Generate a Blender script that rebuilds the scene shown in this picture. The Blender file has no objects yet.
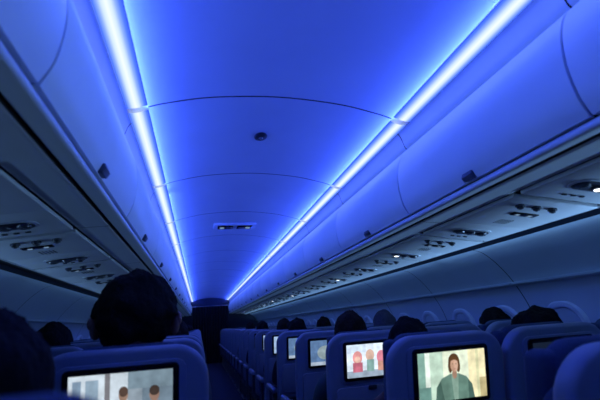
import bpy, bmesh, math, random
from mathutils import Vector, Matrix, noise
random.seed(7)
scene = bpy.context.scene
scene.view_settings.view_transform = 'Standard'
scene.view_settings.look = 'None'

# ------------------------------------------------------------------ materials
def mat(name, col, rough=0.45, emis=None, es=0.0, bump=0.0, bscale=60, var=0.0, metal=0.0, spec=0.5, sheen=0.0):
    m = bpy.data.materials.new(name); m.use_nodes = True
    nt = m.node_tree; b = nt.nodes['Principled BSDF']
    b.inputs['Base Color'].default_value = (*col, 1)
    b.inputs['Roughness'].default_value = rough
    b.inputs['Metallic'].default_value = metal
    b.inputs['Specular IOR Level'].default_value = spec
    if emis:
        b.inputs['Emission Color'].default_value = (*emis, 1)
        b.inputs['Emission Strength'].default_value = es
    if bump or var:
        tc = nt.nodes.new('ShaderNodeTexCoord'); n = nt.nodes.new('ShaderNodeTexNoise')
        n.inputs['Scale'].default_value = bscale; n.inputs['Detail'].default_value = 4
        nt.links.new(tc.outputs['Object'], n.inputs['Vector'])
        if bump:
            bp = nt.nodes.new('ShaderNodeBump'); bp.inputs['Strength'].default_value = bump
            bp.inputs['Distance'].default_value = 0.004
            nt.links.new(n.outputs['Fac'], bp.inputs['Height']); nt.links.new(bp.outputs['Normal'], b.inputs['Normal'])
        if var:
            r = nt.nodes.new('ShaderNodeValToRGB')
            r.color_ramp.elements[0].position = 0.3; r.color_ramp.elements[1].position = 0.7
            r.color_ramp.elements[0].color = (*[c*(1-var) for c in col], 1)
            r.color_ramp.elements[1].color = (*[min(1, c*(1+var)) for c in col], 1)
            nt.links.new(n.outputs['Fac'], r.inputs['Fac']); nt.links.new(r.outputs['Color'], b.inputs['Base Color'])
    return m
def emi(name, col, s, var=0):
    m = bpy.data.materials.new(name); m.use_nodes = True
    nt = m.node_tree; nt.nodes.clear()
    e = nt.nodes.new('ShaderNodeEmission'); o = nt.nodes.new('ShaderNodeOutputMaterial')
    e.inputs['Color'].default_value = (*col, 1); e.inputs['Strength'].default_value = s
    if var:
        tc = nt.nodes.new('ShaderNodeTexCoord'); n = nt.nodes.new('ShaderNodeTexNoise'); n.inputs['Scale'].default_value = 28
        n.inputs['Detail'].default_value = 3
        mr = nt.nodes.new('ShaderNodeMapRange'); mr.inputs['From Min'].default_value=.3; mr.inputs['From Max'].default_value=.7
        mr.inputs['To Min'].default_value = s*(1-var); mr.inputs['To Max'].default_value = s*(1+var)
        nt.links.new(tc.outputs['Object'], n.inputs['Vector']); nt.links.new(n.outputs['Fac'], mr.inputs['Value']); nt.links.new(mr.outputs['Result'], e.inputs['Strength'])
    nt.links.new(e.outputs[0], o.inputs[0]); return m
def halo_strip(name, centre, half):
    """emissive strip, its soft halo painted in: bright middle fading to the edges"""
    m = bpy.data.materials.new(name); m.use_nodes = True
    nt = m.node_tree; nt.nodes.clear(); N = nt.nodes.new; Lk = nt.links.new
    tc = N('ShaderNodeTexCoord'); sp = N('ShaderNodeSeparateXYZ'); Lk(tc.outputs['Object'], sp.inputs[0])
    def M(op, a, bval=None):
        q = N('ShaderNodeMath'); q.operation = op; Lk(a, q.inputs[0])
        if bval is not None: q.inputs[1].default_value = bval
        return q.outputs[0]
    v = M('DIVIDE', M('ABSOLUTE', M('SUBTRACT', M('ABSOLUTE', sp.outputs['X']), centre)), half)
    cr = N('ShaderNodeValToRGB'); Lk(v, cr.inputs[0]); E = cr.color_ramp.elements
    E[0].position = 0; E[0].color = (.86,.94,1,1); E[1].position = 1; E[1].color = (.035,.10,.92,1)
    for p,c in ((.30,(.62,.77,1,1)),(.52,(.28,.44,1,1)),(.76,(.09,.21,1,1))):
        e = E.new(p); e.color = c
    em_ = N('ShaderNodeEmission'); em_.inputs['Strength'].default_value = 1.1; Lk(cr.outputs[0], em_.inputs[0])
    o = N('ShaderNodeOutputMaterial'); Lk(em_.outputs[0], o.inputs[0]); return m

M_ceil = mat('ceiling_panel', (.70,.74,.80), .5, var=.03, bscale=3)
M_bin = mat('bin_plastic', (.60,.66,.74), .42, var=.03, bscale=4)
M_under = mat('bin_underside', (.56,.60,.66), .38, var=.04, bscale=5)
M_psu = mat('psu_plastic', (.72,.75,.78), .35, var=.03, bscale=8)
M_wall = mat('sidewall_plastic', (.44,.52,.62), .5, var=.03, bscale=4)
M_gap = mat('dark_gap', (.01,.012,.02), .8)
M_darkpl = mat('dark_plastic', (.03,.035,.05), .4)
M_latch = mat('latch_plastic', (.06,.07,.10), .4)
M_black = mat('screen_bezel_black', (.006,.007,.01), .25)
M_shell = mat('seat_shell', (.19,.235,.34), .38, var=.04, bscale=12)
M_fab = mat('seat_fabric', (.03,.05,.11), .9, bump=.5, bscale=400, var=.2)
M_tray = mat('tray_plastic', (.19,.22,.31), .4)
M_metal = mat('brushed_metal', (.4,.42,.45), .35, metal=1)
M_carpet = mat('carpet', (.015,.022,.05), .95, bump=.6, bscale=300, var=.3)
M_curtain = mat('curtain_fabric', (.004,.006,.015), .9, bump=.3, bscale=200)
M_bulk = mat('bulkhead', (.02,.03,.06), .6, var=.05)
M_pane = mat('window_shade', (.36,.43,.52), .45)
M_glassoff = mat('lamp_lens', (.10,.11,.13), .15)
M_frame = mat('window_frame', (.58,.65,.74), .4)
M_strip = halo_strip('cove_light_halo_strip', .628, .045)  # halo around the light line painted as an emission gradient
M_lit = emi('reading_lamp_lit', (.8,.9,1.0), 3)
M_sign = emi('sign_lit', (.4,.65,1.0), .4)
M_off = mat('screen_off_glow', (.01,.014,.025), .12, emis=(.08,.14,.3), es=.10)  # dark screen with a faint blue glow put into its material

# ------------------------------------------------------------------ builder
class B:
    def __init__(s): s.bm = bmesh.new(); s.mats = []
    def mi(s, m):
        if m not in s.mats: s.mats.append(m)
        return s.mats.index(m)
    def merge(s, t, m, M=None, smooth=True, fn=None):
        i = s.mi(m)
        if M is not None: bmesh.ops.transform(t, matrix=M, verts=t.verts)
        if fn:
            for v in t.verts: v.co = Vector(fn(*v.co))
        for f in t.faces: f.material_index = i; f.smooth = smooth
        me = bpy.data.meshes.new('tmp'); t.to_mesh(me); t.free()
        s.bm.from_mesh(me); bpy.data.meshes.remove(me)
    def box(s, c, d, m, bev=0.0, seg=2, M=None, fn=None):
        t = bmesh.new(); bmesh.ops.create_cube(t, size=1)
        for v in t.verts: v.co = Vector((v.co.x*d[0]+c[0], v.co.y*d[1]+c[1], v.co.z*d[2]+c[2]))
        if bev: bmesh.ops.bevel(t, geom=t.edges[:], offset=bev, segments=seg, profile=.5, affect='EDGES')
        s.merge(t, m, M, fn=fn)
    def sph(s, c, r, m, M=None, u=20, v=12, fn=None):
        t = bmesh.new(); bmesh.ops.create_uvsphere(t, u_segments=u, v_segments=v, radius=1)
        for q in t.verts: q.co = Vector((q.co.x*r[0], q.co.y*r[1], q.co.z*r[2]))
        MM = Matrix.Translation(c) @ (M if M is not None else Matrix.Identity(4))
        s.merge(t, m, MM, fn=fn)
    def cyl(s, c, r, h, m, axis='Z', r2=None, seg=24, M=None, fn=None):
        t = bmesh.new(); bmesh.ops.create_cone(t, cap_ends=True, segments=seg, radius1=r, radius2=r if r2 is None else r2, depth=h)
        R = {'Z': Matrix.Identity(4), 'Y': Matrix.Rotation(math.pi/2, 4, 'X'), 'X': Matrix.Rotation(math.pi/2, 4, 'Y')}[axis]
        MM = Matrix.Translation(c) @ R
        if M is not None: MM = M @ MM
        s.merge(t, m, MM, fn=fn)
    def prism(s, pts, y0, y1, m, bev=0.0, seg=2, M=None, fn=None):
        t = bmesh.new()
        a = [t.verts.new((p[0], y0, p[1])) for p in pts]; f = t.faces.new(a)
        r = bmesh.ops.extrude_face_region(t, geom=[f])
        for e in r['geom']:
            if isinstance(e, bmesh.types.BMVert): e.co.y = y1
        bmesh.ops.recalc_face_normals(t, faces=t.faces)
        if bev:
            es = [e for e in t.edges if abs(e.verts[0].co.y-e.verts[1].co.y) < 1e-6]
            bmesh.ops.bevel(t, geom=es, offset=bev, segments=seg, profile=.5, affect='EDGES')
        s.merge(t, m, M, fn=fn)
    def poly(s, pts, m, smooth=False):
        i = s.mi(m); f = s.bm.faces.new([s.bm.verts.new(p) for p in pts]); f.material_index = i; f.smooth = smooth
    def sweep(s, prof, y0, y1, m, sx=1, ny=1):
        i = s.mi(m); rows = []
        for k in range(ny+1):
            y = y0+(y1-y0)*k/ny
            rows.append([s.bm.verts.new((sx*p[0], y, p[1])) for p in prof])
        for k in range(ny):
            for j in range(len(prof)-1):
                f = s.bm.faces.new([rows[k][j], rows[k][j+1], rows[k+1][j+1], rows[k+1][j]])
                f.material_index = i; f.smooth = True
    def mesh(s, name, ang=35):
        me = bpy.data.meshes.new(name); s.bm.to_mesh(me); s.bm.free()
        for m in s.mats: me.materials.append(m)
        me.set_sharp_from_angle(angle=math.radians(ang)); return me
    def obj(s, name, loc=(0,0,0), parent=None, ang=35):
        return put(name, s.mesh(name, ang), loc, parent)
def put(name, me, loc=(0,0,0), parent=None):
    o = bpy.data.objects.new(name, me); scene.collection.objects.link(o); o.location = loc
    if parent: o.parent = parent
    return o
def rrect(w, h, r, cx=0, cz=0, n=6):
    if not isinstance(r, (tuple, list)): r = (r, r, r, r)
    out = []
    for k, (sx, sz) in enumerate(((1,1),(-1,1),(-1,-1),(1,-1))):
        for i in range(n+1):
            a = math.pi/2*k + math.pi/2*i/n
            out.append((cx+sx*(w/2-r[k])+r[k]*math.cos(a), cz+sz*(h/2-r[k])+r[k]*math.sin(a)))
    return out
def smoothp(P, n=5):
    out = []
    for i in range(len(P)-1):
        p0 = P[max(i-1,0)]; p1 = P[i]; p2 = P[i+1]; p3 = P[min(i+2,len(P)-1)]
        for k in range(n):
            t = k/n
            out.append(tuple(.5*(2*p1[j]+(p2[j]-p0[j])*t+(2*p0[j]-5*p1[j]+4*p2[j]-p3[j])*t*t+(3*p1[j]-p0[j]-3*p2[j]+p3[j])*t**3) for j in (0,1)))
    out.append(tuple(P[-1])); return out

Y0, Y1 = -1.42, 16.2
PIT = 1.06

# ------------------------------------------------------------------ shell
b = B()
b.box((0, (Y0+Y1)/2, -.03), (3.9, Y1-Y0+.2, .06), M_carpet); b.obj('floor')
b = B(); b.box((0, Y1+.05, 1.2), (3.9, .1, 2.5), M_bulk); b.obj('wall_front')
b = B(); b.box((0, Y0-.05, 1.2), (3.9, .1, 2.5), M_bulk); b.obj('wall_back')

CE = smoothp([(-.582,2.170),(-.5,2.195),(-.3,2.236),(0,2.256),(.3,2.236),(.5,2.195),(.582,2.170)], 5)
b = B()
y = 1.76-3*PIT
ys = []
while y < Y1:
    a0, a1 = max(y+.005, Y0), min(y+PIT-.005, Y1)
    if a1 > a0: b.sweep(CE, a0, a1, M_ceil, ny=2)
    ys.append(y); y += PIT
b.sweep([(p[0], p[1]+.012) for p in CE], Y0, Y1, M_gap)
b.sweep([(-.75,2.30),(.75,2.30)], Y0, Y1, M_gap)
b.obj('ceiling')

b = B()
for sx in (-1, 1):
    for y in ys:
        a0, a1 = max(y+.020, Y0), min(y+PIT-.020, Y1)
        if a1 > a0:
            b.sweep([(.583,2.168),(.600,2.161),(.614,2.154),(.630,2.150),(.648,2.147),(.667,2.146)], a0, a1, M_strip, sx)
    b.sweep([(.583,2.173),(.60,2.178),(.66,2.166),(.670,2.150)], Y0, Y1, M_ceil, sx)
b.obj('cove_light')

cove = smoothp([(.668,2.146),(.679,2.133),(.69,2.105),(.70,2.07),(.715,2.055)], 4)
DOOR = smoothp([(.705,2.052),(.672,2.02),(.645,1.96),(.632,1.89),(.632,1.82),(.645,1.75),(.668,1.70)], 5)
for sx, nm in ((-1,'1'),(1,'2')):
    b = B()
    y = 0.82-3*PIT
    while y < Y1:
        a0, a1 = max(y+.003, Y0), min(y+PIT-.003, Y1)
        if a1 > a0: b.sweep(cove, a0, a1, M_bin, sx)
        y += PIT
    b.sweep([(.668,2.155),(.72,2.13),(.735,2.05),(.70,2.0),(.67,1.9),(.67,1.8),(.69,1.70),(.69,1.68)], Y0, Y1, M_gap, sx)
    rail = smoothp([(.680,1.694),(.672,1.684),(.674,1.672),(.69,1.667),(.725,1.669)], 3)
    b.sweep(rail, Y0, Y1, M_bin, sx)
    b.sweep([(.725,1.669),(.728,1.682),(.735,1.682),(.738,1.665)], Y0, Y1, M_gap, sx)
    y = 0.82-3*PIT
    while y < Y1:
        a0, a1 = max(y+.003, Y0), min(y+PIT-.003, Y1)
        if a1 > a0: b.sweep(smoothp([(.738,1.665),(.75,1.661),(.79,1.659),(.85,1.655),(.865,1.660)],3), a0, a1, M_under, sx)
        y += PIT
    b.sweep([(.72,1.70),(.86,1.69),(1.30,1.66),(1.30,1.64),(1.41,1.625),(1.43,1.60)], Y0, Y1, M_gap, sx)
    b.sweep(smoothp([(1.285,1.605),(1.30,1.600),(1.315,1.612)],3), Y0, Y1, M_under, sx)
    b.obj('trim_'+nm)

def bin_mesh(sx):
    b = B()
    inner = [(p[0]+.02, p[1]) for p in DOOR][::-1]
    pts = [(sx*p[0], p[1]) for p in DOOR+inner]
    b.prism(pts, .004, PIT-.004, M_bin, bev=.003, seg=2)
    c = PIT/2
    b.prism([(sx*.647,1.732),(sx*.642,1.716),(sx*.652,1.700),(sx*.675,1.702),(sx*.66,1.732)], c-.032, c+.032, M_latch, bev=.005, seg=3)
    return b.mesh('overhead_bin', 30)
BM = {s: bin_mesh(s) for s in (-1,1)}
for s in (-1, 1):
    y = 0.82-2*PIT
    while y+PIT < Y1: put('overhead_bin', BM[s], (0,y,0)); y += PIT

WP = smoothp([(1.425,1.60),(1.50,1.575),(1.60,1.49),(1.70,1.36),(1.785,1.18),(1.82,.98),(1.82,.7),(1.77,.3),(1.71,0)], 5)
for sx, nm in ((-1,'left'),(1,'right')):
    b = B(); y = .35-2*PIT
    while y < Y1:
        a0, a1 = max(y+.004, Y0), min(y+PIT-.004, Y1)
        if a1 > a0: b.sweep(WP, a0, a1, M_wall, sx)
        y += PIT
    b.sweep([(p[0]+.012,p[1]) for p in WP], Y0, Y1, M_gap, sx)
    b.sweep([(1.90,2.4),(1.90,0)], Y0, Y1, M_gap, sx)
    b.obj('wall_'+nm)
    b = B()
    for k in range(17):
        a0 = .35-2*PIT+k*PIT
        b.prism([(sx*1.700,1.362),(sx*1.690,1.350),(sx*1.664,1.362),(sx*1.660,1.374),(sx*1.666,1.376),(sx*1.674,1.368),(sx*1.692,1.376)], max(Y0,a0+.006), min(Y1,a0+PIT-.006), M_wall)  # added ledge, shaped to hide the fill lamp from below
    b.obj('trim_'+('3' if sx<0 else '4'))
    b = B()
    b.box((sx*1.69,(Y0+Y1)/2,.06),(.02,Y1-Y0,.12), M_darkpl, .005)
    b.obj('baseboard_'+nm)

def win_mesh(sx):
    C = Vector((1.813,0,1.03)); T = Vector((-.062,0,.37)).normalized(); N = Vector((-T.z,0,T.x))
    b = B()
    def f(x,y,z):
        p = C + T*z + N*y; return (sx*p.x, x, p.z)
    t = bmesh.new(); o = rrect(.30,.42,.13,n=8); i = rrect(.225,.335,.10,n=8); i2 = rrect(.215,.325,.095,n=8)
    L = [[t.verts.new((p[0],h,p[1])) for p in q] for q,h in ((o,-.02),(o,.012),(rrect(.285,.405,.125,n=8),.024),(rrect(.25,.36,.11,n=8),.024),(i,.014),(i2,-.004))]
    n = len(o)
    for a,c in zip(L[:-1],L[1:]):
        for k in range(n): t.faces.new([a[k],a[(k+1)%n],c[(k+1)%n],c[k]])
    b.merge(t, M_frame, fn=f)
    b.prism(rrect(.225,.335,.1,n=8), -.012, .008, M_pane, fn=f)
    b.prism(rrect(.07,.014,.006,cz=-.12), .006, .014, M_frame, fn=f)
    return b.mesh('window', 40)
n = 1
for s in (-1,1):
    wm = win_mesh(s)
    y = .62 if s>0 else .5
    while y < 15.8:
        put('window_%d'%n, wm, (0,y,0)); n += 1; y += .53

def psu_mesh(sx, lit):
    b = B()
    M = Matrix.Translation((sx*1.075,0,1.628)) @ Matrix.Rotation(sx*math.atan2(.045,.4),4,'Y')
    def BX(c,d,m,bev=0): b.box((sx*c[0],c[1],c[2]),d,m,bev,M=M)
    def CY(c,r,h,m,r2=None): b.cyl((sx*c[0],c[1],c[2]),r,h,m,r2=r2,M=M)
    BX((0,-.22,0),(.41,.325,.018),M_psu,.004)
    BX((0,.19,0),(.41,.42,.018),M_psu,.004)
    pts = rrect(.20,.085,.042)
    Mx = M @ Matrix.Translation((-sx*.02,-.23,-.012)) @ Matrix.Rotation(math.pi/2,4,'X')
    b.prism(rrect(.225,.11,.054),-.001,.004,M_under,bev=.002,M=Mx)
    b.prism(pts,-.004,.006,M_darkpl,bev=.002,M=Mx)
    for i,x in enumerate((-.065,0,.065)):
        CY((x-.02,-.23,-.018),.022,.012,M_latch,r2=.026)
        CY((x-.02,-.23,-.0245),.015,.003,M_lit if (lit and i==lit-1) else M_glassoff)
    for i,x in enumerate((-.11,-.03,.05)):
        CY((x,.06,-.012),.019,.008,M_latch)
        CY((x,.06,-.018),.013,.012,M_darkpl,r2=.015)
        CY((x,.06,-.025),.006,.006,M_latch)
    for x in (-.06,-.02,.02): BX((x,-.12,-.011),(.02,.012,.006),M_darkpl,.002)
    BX((.0,.17,-.011),(.13,.04,.008),M_black,.004)
    BX((-.035,.17,-.0155),(.018,.015,.002),M_sign)
    BX((.03,.17,-.0155),(.018,.015,.002),M_sign)
    for i in range(5):
        for j in range(5):
            CY((-.03+.015*i,.28+.015*j,-.0095),.0035,.002,M_gap)
    return b.mesh('passenger_service_unit', 35)
PM = {(s,l): psu_mesh(s,l) for s in (-1,1) for l in (0,1,2)}
LR0, RR0, RP = 1.33, .68, .775
for s, r0 in ((-1,LR0-.18),(1,RR0-.05)):
    y = r0-RP*(1 if s>0 else 2); k=0
    while y < Y1-.4:
        l = (2 if k in (2,6,9,13,16) else 1 if k in (4,11,18) else 0) if s>0 else (1 if k in (8,12,15) else 0)
        put('passenger_service_unit', PM[(s,l)], (0,y,0)); y += RP; k += 1

b = B()
b.sph((0,0,0),(.038,.055,.010),M_darkpl); b.sph((0,0,-.006),(.014,.018,.008),M_metal); b.obj('ceiling_oval',(-.02,2.2,2.252))  # small dark oval fitting on the ceiling
b = B()
b.box((0,0,0),(.44,.20,.030),M_psu,.010)
for sx in (-1,1):
    b.box((sx*.10,0,-.014),(.16,.15,.012),M_black,.006)
    for q in (-.035,.035): b.cyl((sx*.10+q,0,-.024),.024,.008,M_sign if q*sx>0 else M_latch)
b.obj('ceiling_sign_panel',(0,4.4,2.238))

b = B(); t = bmesh.new(); nx=90
rows=[]
for z in (0.02,.6,1.3,1.93):
    rows.append([t.verts.new((-.62+1.24*i/nx, .035*math.sin(i*.9)+.01*math.sin(i*2.3+z*3), z)) for i in range(nx+1)])
for a,c in zip(rows[:-1],rows[1:]):
    for i in range(nx): t.faces.new([a[i],a[i+1],c[i+1],c[i]])
b.merge(t,M_curtain)
b.cyl((0,0,1.95),.012,1.30,M_metal,axis='X')
b.obj('aisle_curtain',(0,15.9,0))

# ------------------------------------------------------------------ seats
TOP = 1.16; SH = .18; SZ = .985; SZL = 1.017
def tilt(x,y,z): return (x, y+(TOP-z)*SH, z)
def seat_mesh(side):
    b = B()
    b.prism(rrect(.47,.76,(.10,.10,.05,.05),cz=.78,n=8),0,.055,M_shell,bev=.018,seg=4,fn=tilt)
    b.prism(rrect(.345,.225,.03,cz=1.01),-.006,.01,M_shell,bev=.004,fn=tilt)
    b.prism(rrect(.305,.20,.015,cz=1.013),-.013,.01,M_black,bev=.003,fn=tilt)
    b.prism(rrect(.435,.62,(.09,.09,.05,.05),cz=.78,n=6),.05,.125,M_fab,bev=.028,seg=4,fn=tilt)
    b.prism(rrect(.34,.20,.06,cz=1.065),.10,.155,M_fab,bev=.022,seg=3,fn=tilt)
    for s in (-1,1): b.box((s*.165,.145,1.06),(.05,.07,.17),M_fab,.02,3,fn=tilt)
    b.prism(rrect(.39,.235,.025,cz=.765),-.020,.002,M_tray,bev=.005,fn=tilt)
    b.box((0,-.024,.875),(.045,.012,.022),M_darkpl,.004,fn=tilt)
    b.prism(rrect(.38,.17,.02,cz=.53),-.025,.004,M_fab,bev=.008,fn=tilt)
    b.box((0,-.027,.612),(.37,.008,.012),M_metal,.003,fn=tilt)
    b.box((0,.435,.415),(.45,.50,.11),M_fab,.035,4)
    b.box((0,.42,.355),(.44,.46,.03),M_darkpl,.008)
    x = side*.2425
    b.box((x,.40,.655),(.042,.40,.045),M_shell,.015,3)
    b.prism([(0,0),(.05,0),(.06,.22),(0,.22)],x-.012,x+.012,M_darkpl,M=Matrix.Translation((0,0,.42)) @ Matrix(((0,1,0,0),(1,0,0,.25),(0,0,1,0),(0,0,0,1))))
    for q in (-.15,.15):
        b.box((q,.22,.17),(.03,.04,.34),M_metal,.005); b.box((q,.56,.17),(.03,.04,.34),M_metal,.005)
        b.box((q,.39,.02),(.035,.46,.03),M_metal,.005)
    b.cyl((0,.56,.33),.018,.44,M_metal,axis='X'); b.cyl((0,.24,.33),.018,.44,M_metal,axis='X')
    return b.mesh('airplane_seat',40)
SM = {s: seat_mesh(s) for s in (-1,1)}

E = {}
def em(c, s=1.0):
    k = (c,s)
    if k not in E: E[k] = emi('screen_pixels_%02d'%len(E), c, s*1.15, var=.22)
    return E[k]
W_, H_ = .27, .168
def scr(kind):
    b = B(); lay=[0]
    def P(pts, m):
        lay[0] += 1; off = .0135+.0003*lay[0]
        b.poly([tilt(p[0]*W_, -off, 1.013+p[1]*H_) for p in pts], m)
    def R(x0,x1,z0,z1,c,s=1): P([(x0,z0),(x1,z0),(x1,z1),(x0,z1)], em(c,s))
    def O(cx,cz,rx,rz,c,s=1,n=20): P([(cx+rx*math.cos(a*2*math.pi/n),cz+rz*math.sin(a*2*math.pi/n)) for a in range(n)], em(c,s))
    if kind=='off':
        P([(-.5,-.5),(.5,-.5),(.5,.5),(-.5,.5)], M_off)
    elif kind=='woman':
        R(-.5,.5,-.5,.5,(.62,.74,.52)); R(-.5,-.40,-.5,.5,(.22,.40,.34)); R(-.40,-.33,-.5,.5,(.76,.86,.78)); R(-.33,-.14,-.5,.5,(.48,.64,.52))
        R(.24,.5,-.5,.5,(.84,.77,.48)); R(.36,.40,-.5,.5,(.66,.66,.40)); R(-.14,.24,-.1,.5,(.74,.82,.64)); R(-.5,-.33,-.5,-.2,(.14,.28,.25)); R(.40,.5,-.5,-.1,(.50,.42,.22))
        P([(-.27,-.5),(-.25,-.22),(-.17,-.05),(-.04,.03),(.08,.03),(.20,-.05),(.28,-.22),(.31,-.5)], em((.12,.22,.18)))
        P([(-.27,-.5),(-.25,-.22),(-.19,-.10),(-.14,-.5)], em((.06,.12,.10))); P([(.22,-.5),(.22,-.10),(.28,-.22),(.31,-.5)], em((.06,.12,.10)))
        P([(-.03,.03),(.0,-.5),(.06,-.5),(.08,.03)], em((.22,.34,.28)))
        O(.02,.27,.085,.18,(.09,.045,.02)); O(-.04,.18,.03,.13,(.09,.045,.02)); O(.08,.18,.03,.13,(.09,.045,.02))
        P([(-.015,.08),(-.01,-.04),(.02,-.08),(.05,-.04),(.055,.08)], em((.40,.24,.17)))
        O(.02,.21,.058,.15,(.50,.30,.21)); O(.042,.20,.03,.12,(.58,.37,.27)); P([(-.045,.29),(.0,.37),(.05,.37),(.085,.28),(.02,.32)], em((.11,.05,.02)))
        O(-.005,.23,.008,.010,(.12,.07,.05)); O(.045,.23,.008,.010,(.12,.07,.05)); O(.02,.13,.015,.008,(.35,.14,.12))
    elif kind=='cartoon':
        R(-.5,.5,-.5,.5,(.72,.82,.92)); R(-.5,.5,-.5,-.30,(.30,.38,.48)); R(-.5,-.1,.25,.5,(.6,.72,.85)); O(-.28,.1,.10,.2,(.7,.30,.30)); O(-.28,.04,.06,.1,(.75,.48,.40)); O(-.02,.15,.09,.18,(.62,.42,.34))
        O(.22,.08,.10,.2,(.7,.24,.32)); R(-.38,-.18,-.34,-.05,(.5,.14,.2)); R(-.09,.06,-.34,.02,(.22,.38,.36)); R(.14,.32,-.34,-.05,(.55,.27,.22)); O(.40,.2,.05,.12,(.28,.38,.52)); R(.36,.45,-.34,.1,(.3,.32,.4))
    elif kind=='room':
        R(-.5,.5,-.5,.5,(.42,.52,.62),.7); R(-.5,.06,-.2,.5,(.66,.76,.85),.8); R(-.46,-.38,-.1,.42,(.28,.40,.55),.7); R(-.34,-.22,-.1,.42,(.36,.5,.64),.7); R(-.16,-.11,-.5,.5,(.25,.25,.28),.7)
        R(.06,.5,.24,.5,(.24,.34,.42),.7); R(.06,.2,-.1,.24,(.34,.42,.5),.7); R(.2,.5,-.1,.24,(.20,.28,.36),.7)
        O(.02,.16,.045,.11,(.36,.23,.17),.8); O(.02,.21,.045,.08,(.08,.05,.04)); P([(-.10,-.5),(-.08,-.04),(-.02,.05),(.06,.05),(.11,-.04),(.13,-.5)], em((.20,.27,.38),.8))
        O(.32,.14,.05,.12,(.34,.21,.16),.7); O(.32,.19,.05,.08,(.05,.035,.03)); P([(.20,-.5),(.22,-.06),(.28,.03),(.36,.03),(.42,-.06),(.44,-.5)], em((.45,.18,.10),.8))
        R(-.5,-.12,-.5,.0,(.42,.22,.13),.7); R(-.44,-.2,-.3,-.08,(.70,.50,.36),.8)
    elif kind=='map':
        R(-.5,.5,-.5,.5,(.12,.22,.42),.8); O(-.1,0,.22,.28,(.35,.45,.5),.7); O(.25,.15,.15,.2,(.3,.42,.5),.7); R(-.5,.5,-.5,-.36,(.5,.6,.75),.7)
    elif kind=='bright':
        R(-.5,.5,-.5,.5,(.35,.5,.75),.9); R(-.4,.1,-.2,.4,(.6,.72,.9),.9); R(.15,.42,-.4,.3,(.12,.2,.4),.9)
    return b.mesh('screen')
SC = {k: scr(k) for k in ('off','woman','cartoon','room','map','bright')}
def seat(x, y, s, kind='off', sz=1):
    o = put('airplane_seat', SM[s], (x,y,0)); o.scale.z = sz; put('screen', SC[kind], (0,0,0), o)
    return o
COLS = (.525,1.010,1.495); COLL = (.570,1.055,1.53)
rowsR = [RR0+RP*k for k in range(19)]
rowsL = [LR0-1.12]+[LR0+RP*k for k in range(18)]
fixR = {(0,0):'off',(1,0):'woman',(2,0):'cartoon',(3,0):'map',(4,0):'map',(5,0):'bright',(6,0):'bright',(1,1):'off',(8,0):'bright',(7,1):'bright'}
fixL = {(1,0):'room',(1,1):'off',(4,0):'bright',(7,0):'bright'}
for i,y in enumerate(rowsR):
    for j,x in enumerate(COLS): seat(x,y,-1,fixR.get((i,j),'off'),SZ)
for i,y in enumerate(rowsL):
    for j,x in enumerate(COLL): seat(-x,y,1,fixL.get((i,j),'off'),SZL)

# ------------------------------------------------------------------ people
M_skin = mat('skin', (.26,.14,.10), .5, var=.08, bscale=30)
M_eye = mat('eye_white', (.7,.7,.7), .2); M_iris = mat('iris', (.03,.02,.015), .2); M_lip = mat('lips', (.3,.1,.09), .5)
def hairm(n,c): return mat(n, c, .8, bump=.7, bscale=180, var=.5, spec=.12)
HAIR = [hairm('hair_black',(.005,.0045,.005)), hairm('hair_brown',(.016,.009,.007)), hairm('hair_grey',(.08,.08,.10)), hairm('hair_blond',(.10,.07,.04))]
CL = [mat('shirt_%d'%i, c, .85, bump=.5, bscale=250, var=.15) for i,c in enumerate([(.02,.025,.05),(.10,.11,.14),(.05,.02,.03),(.03,.06,.07),(.18,.2,.24)])]
M_trous = mat('trousers', (.02,.022,.03), .9, bump=.4, bscale=300)

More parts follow.
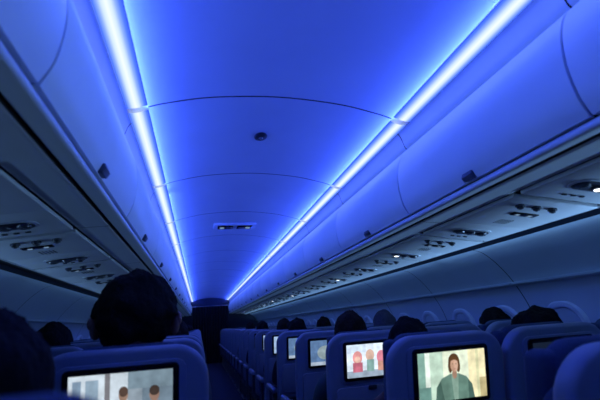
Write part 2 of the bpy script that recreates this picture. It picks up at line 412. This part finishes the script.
def body_mesh(stretch=0., lean=0.):
    def tr(p):
        x,y,z = p
        if z > .6 or (z > .5 and abs(x) > .15 and y < .3):
            k = max(0,(z-.56)/.5); z2 = z+stretch*k; y2 = y+(z-.56)*lean; return Vector((x,y2,z2))
        return Vector(p)
    V = [((0,.35,.565),(.15,.11)),((0,.33,.70),(.135,.10)),((0,.30,.86),(.15,.105)),((0,.265,.965),(.10,.075)),((0,.235,1.02),(.052,.052)),((0,.225,1.09),(.05,.05))]
    Eg = [(0,1),(1,2),(2,3),(3,4),(4,5)]
    for s in (-1,1):
        n = len(V)
        V += [((s*.105,.275,.945),(.07,.07)),((s*.175,.29,.905),(.06,.06)),((s*.205,.37,.74),(.042,.042)),((s*.13,.58,.655),(.028,.028)),
              ((s*.10,.40,.555),(.085,.085)),((s*.12,.55,.55),(.075,.075)),((s*.13,.70,.545),(.058,.058)),((s*.13,.70,.32),(.05,.05)),((s*.13,.68,.10),(.038,.038)),((s*.14,.79,.05),(.036,.036))]
        Eg += [(3,n),(n,n+1),(n+1,n+2),(n+2,n+3),(0,n+4),(n+4,n+5),(n+5,n+6),(n+6,n+7),(n+7,n+8),(n+8,n+9)]
    me = bpy.data.meshes.new('b'); me.from_pydata([tr(v[0]) for v in V], Eg, [])
    o = bpy.data.objects.new('b', me); scene.collection.objects.link(o)
    md = o.modifiers.new('s','SKIN'); md.use_smooth_shade = True
    for i,v in enumerate(V): me.skin_vertices[0].data[i].radius = v[1]
    me.skin_vertices[0].data[0].use_root = True
    o.modifiers.new('ss','SUBSURF').levels = 2
    dg = bpy.context.evaluated_depsgraph_get(); dg.update()
    ev = bpy.data.meshes.new_from_object(o.evaluated_get(dg)); bpy.data.objects.remove(o)
    t = bmesh.new(); t.from_mesh(ev)
    neck = tr((0,.235,1.015)).z
    b = B(); b.mats = [None, M_trous, M_skin]
    for f in t.faces:
        c = f.calc_center_median()
        f.material_index = 2 if c.z > neck-.01 and abs(c.x)<.08 else (1 if c.z < .60 and (c.y>.3 or c.z<.5) else 0); f.smooth = True
    tm = bpy.data.meshes.new('x'); t.to_mesh(tm); t.free(); b.bm.from_mesh(tm)
    for s in (-1,1):
        w = tr((s*.13,.58,.655))
        b.sph(w+Vector((-s*.005,.05,-.012)),(.038,.05,.016),M_skin,u=14,v=8)
        for k in range(4):
            L = (.032,.038,.036,.028)[k]; x = w.x-s*.005+s*(-.027+.018*k)
            b.sph((x,w.y+.10,w.z-.012),(.0085,L*.6,.0085),M_skin,u=8,v=8)
            b.sph((x,w.y+.10+L,w.z-.024),(.0078,L*.6,.0078),M_skin,u=8,v=8,M=Matrix.Rotation(-.6,4,'X'))
        b.sph((w.x-s*.045,w.y+.05,w.z-.015),(.009,.03,.009),M_skin,u=8,v=8,M=Matrix.Rotation(s*.6,4,'Z'))
        b.sph((w.x,w.y+.0,w.z),(.026,.04,.022),M_skin,u=12,v=8)
    me = b.bm; out = bpy.data.meshes.new('body'); me.to_mesh(out); me.free()
    for m in (CL[0],M_trous,M_skin): out.materials.append(m)
    return out
def head_mesh():
    b = B()
    def f(x,y,z):
        X=.077*x; Y=.097*y; Z=.118*z
        if z<0: X*=1+.28*z
        if z<-.2 and y<0: Y*=1+.35*(z+.2)
        if y>0:
            Y += .024*math.exp(-((x/.15)**2+((z+.12)/.16)**2))*y
            Y += .010*math.exp(-((x/.25)**2+((z+.75)/.15)**2))
            for s in (-1,1): Y -= .010*math.exp(-(((x-s*.40)/.18)**2+((z-.05)/.13)**2))
            Y += .006*math.exp(-((x/.5)**2+((z-.22)/.08)**2))
        return (X,Y,Z)
    t = bmesh.new(); bmesh.ops.create_uvsphere(t,u_segments=48,v_segments=32,radius=1); b.merge(t,M_skin,fn=f)
    for s in (-1,1):
        b.sph((s*.030,.077,.006),(.012,.012,.010),M_eye,u=12,v=8); b.sph((s*.030,.0865,.006),(.005,.004,.005),M_iris,u=10,v=6)
        b.sph((s*.084,-.006,-.012),(.008,.019,.031),M_skin,M=Matrix.Rotation(s*.45,4,'Z'),u=14,v=10)
        b.sph((s*.090,-.012,.0),(.006,.016,.020),M_skin,M=Matrix.Rotation(s*.55,4,'Z'),u=12,v=8)
        b.box((s*.030,.092,.026),(.030,.006,.005),M_iris,.002)
    b.sph((0,.088,-.052),(.022,.008,.006),M_lip,u=12,v=8)
    return b.mesh('head',180)
def hair_mesh(kind, seed, amp=1.0):
    t = bmesh.new(); bmesh.ops.create_uvsphere(t,u_segments=140,v_segments=100,radius=1)
    kill=[]
    for v in t.verts:
        x,y,z = v.co
        low = -.55 if kind=='short' else -1.2
        if (y>.28 and z<.42-.12*abs(x)) or (z<low+.35*max(0,y)) or (abs(x)>.72 and z<.05 and y>-.35 and kind=='short'): kill.append(v)
    bmesh.ops.delete(t,geom=kill,context='VERTS')
    for v in t.verts:
        x,y,z = v.co
        n = noise.noise(Vector((x*2.2+seed,y*2.2,z*2.2)))*.11*amp + noise.noise(Vector((x*12,y*12+seed,z*5)))*.035 + noise.noise(Vector((x*34,y*34+seed,z*10)))*.025
        k = 1.10+n + .10*max(0,z)
        if kind=='short' and z<0: k += .10*z
        X=.080*x*k; Y=.099*y*k-.004; Z=.114*z*k+.004
        if z<0: X*=1+(.16 if kind=='short' else -.1)*z
        if z<-.3 and y<0 and kind=='short': Y*=1+.5*(z+.3)
        if kind=='long' and z<-.2: Z*=1.35
        v.co=(X,Y,Z)
    b = B(); b.merge(t,HAIR[0]); return b.mesh('hair',180)
HD = head_mesh(); HRS = [hair_mesh('short',1.3,1.2),hair_mesh('short',5.1),hair_mesh('long',8.7),hair_mesh('short',13.9,1.5)]
BODY = {}
def person(x, ys, hz=1.14, lean=0., dx=0., hair=0, hm=0, cl=0, yaw=0., scale=1.0):
    st = round(hz-1.18,2); k=(st,lean)
    if k not in BODY: BODY[k] = body_mesh(st,lean)
    e = bpy.data.objects.new('seated_passenger',None); scene.collection.objects.link(e); e.location=(x+dx,ys,0); e.empty_display_size=.1
    bo = put('body',BODY[k],(0,0,0),e); bo.material_slots[0].link='OBJECT'; bo.material_slots[0].material=CL[cl]
    hy = .235+(1.10-.56)*lean+.012
    h = put('head',HD,(0,hy,hz),e); h.rotation_euler=(-.05-lean*.3,0,yaw)
    h.scale = scale if isinstance(scale,tuple) else (scale,)*3
    q = put('hair',HRS[hair],(0,0,0),h); q.material_slots[0].link='OBJECT'; q.material_slots[0].material=HAIR[hm]
    return e
L = lambda k: LR0+RP*k
Rr = lambda k: RR0+RP*k
A,Bm,Cw = COLL
person(-A,L(0),1.255,hair=3,hm=0,cl=0,dx=.0,scale=(1.5,1.25,1.22))
person(-Bm,rowsL[0],1.10,lean=.58,dx=.37,hair=1,hm=0,cl=0,scale=1.18)
person(-Bm,L(1),1.15,hair=1,hm=0,cl=2,yaw=-.3)
person(-A,L(2),1.15,hair=2,hm=1,cl=1,dx=.05)
person(-A,L(4),1.16,hair=0,hm=1,cl=3)
person(-Cw,L(2),1.13,hair=1,hm=0,cl=0)
person(-Bm,L(5),1.14,hair=2,hm=1,cl=1)
person(-A,L(7),1.14,hair=0,hm=0,cl=2)
person(.525,Rr(1),1.065,hair=2,hm=0,cl=2,dx=-.035)
person(1.01,Rr(1),1.055,hair=3,hm=0,cl=0,dx=.12,yaw=.25,scale=1.12)
person(.525,Rr(2),1.105,hair=0,hm=1,cl=3,dx=-.015,scale=1.1,yaw=-.3)
person(1.01,Rr(3),1.12,hair=1,hm=2,cl=4,dx=.06)
person(1.495,Rr(2),1.08,hair=1,hm=0,cl=1)
person(.525,Rr(4),1.11,hair=3,hm=0,cl=0,yaw=.4)
person(.525,Rr(5),1.12,hair=1,hm=1,cl=1,dx=.03)
person(1.01,Rr(5),1.11,hair=2,hm=1,cl=2)
person(.525,Rr(7),1.12,hair=0,hm=0,cl=0)
person(.525,Rr(9),1.12,hair=1,hm=1,cl=4)
person(1.01,Rr(8),1.12,hair=0,hm=0,cl=0)
person(-A,L(10),1.14,hair=0,hm=1,cl=0)

# ------------------------------------------------------------------ lights
def area(name, c, sx_, sy_, power, col, nrm, spread=180):
    l = bpy.data.lights.new(name,'AREA'); l.shape='RECTANGLE'; l.size=sx_; l.size_y=sy_; l.energy=power; l.color=col; l.spread=math.radians(spread)
    o = bpy.data.objects.new(name,l); scene.collection.objects.link(o); o.location=c
    z = -Vector(nrm).normalized(); yv = Vector((0,1,0)); xv = yv.cross(z).normalized()
    o.rotation_euler = Matrix((xv,yv,z)).transposed().to_euler(); return o
BLUE = (.015,.058,1.0)
LEN = (Y1-Y0)/4
for s in (-1,1):
    for k in range(4):
        yc = Y0+LEN*(k+.5); fk = (1,1,.95,.75)[k]
        area('cove_lamp',(s*.612,yc,2.120),.02,LEN-.05,15*fk,BLUE,(-s*.75,0,.66))
        area('cove_halo_fill',(s*.595,yc,2.135),.016,LEN-.05,4.2*fk,(.13,.24,1.0),(-s*.5,0,.87))  # extra lamp without a fixture, added for a halo along the ceiling edge
        area('cove_down_lamp',(s*.605,yc,2.138),.02,LEN-.05,2.2*fk,(.04,.12,1.0),(s*.35,0,-.9))
        area('sidewall_lamp',(s*1.375,yc,1.60),.015,LEN-.05,(1.1 if s>0 else .4)*fk,(.10,.32,1.0),(s*.75,0,-.66))
        area('psu_fill',(s*1.676,yc,1.380),.008,LEN-.05,(6.0 if s>0 else 2.2)*fk*(1.3 if k==0 and s>0 else 1),(.28,.56,1.0),(-s*.93,0,.40),60)  # added fill behind the wall ledge, brightens the service units
w = bpy.data.worlds.new('world'); scene.world = w; w.use_nodes=True
w.node_tree.nodes['Background'].inputs[0].default_value=(.004,.01,.04,1)

# ------------------------------------------------------------------ camera
F = 420.0; vp = (-100.0,-128.0); roll = math.radians(0.0)
fw = Vector((vp[0],vp[1],F)).normalized()
r = Vector((F,0,-vp[0])).normalized()
u = (Vector((0,1,0))-fw*fw.y).normalized()
r2 = r*math.cos(roll)+u*math.sin(roll); u2 = u*math.cos(roll)-r*math.sin(roll)
R3 = Matrix(((r2.x,r2.y,-r2.z),(fw.x,fw.y,-fw.z),(u2.x,u2.y,-u2.z)))
cd = bpy.data.cameras.new('camera'); co = bpy.data.objects.new('camera',cd); scene.collection.objects.link(co)
co.matrix_world = Matrix.Translation((-.36,0,1.22)) @ R3.to_4x4()
cd.sensor_width=36; cd.lens=36*F/600; cd.clip_start=.02
cd.dof.use_dof=True; cd.dof.focus_distance=3.2; cd.dof.aperture_fstop=3.2
scene.camera = co
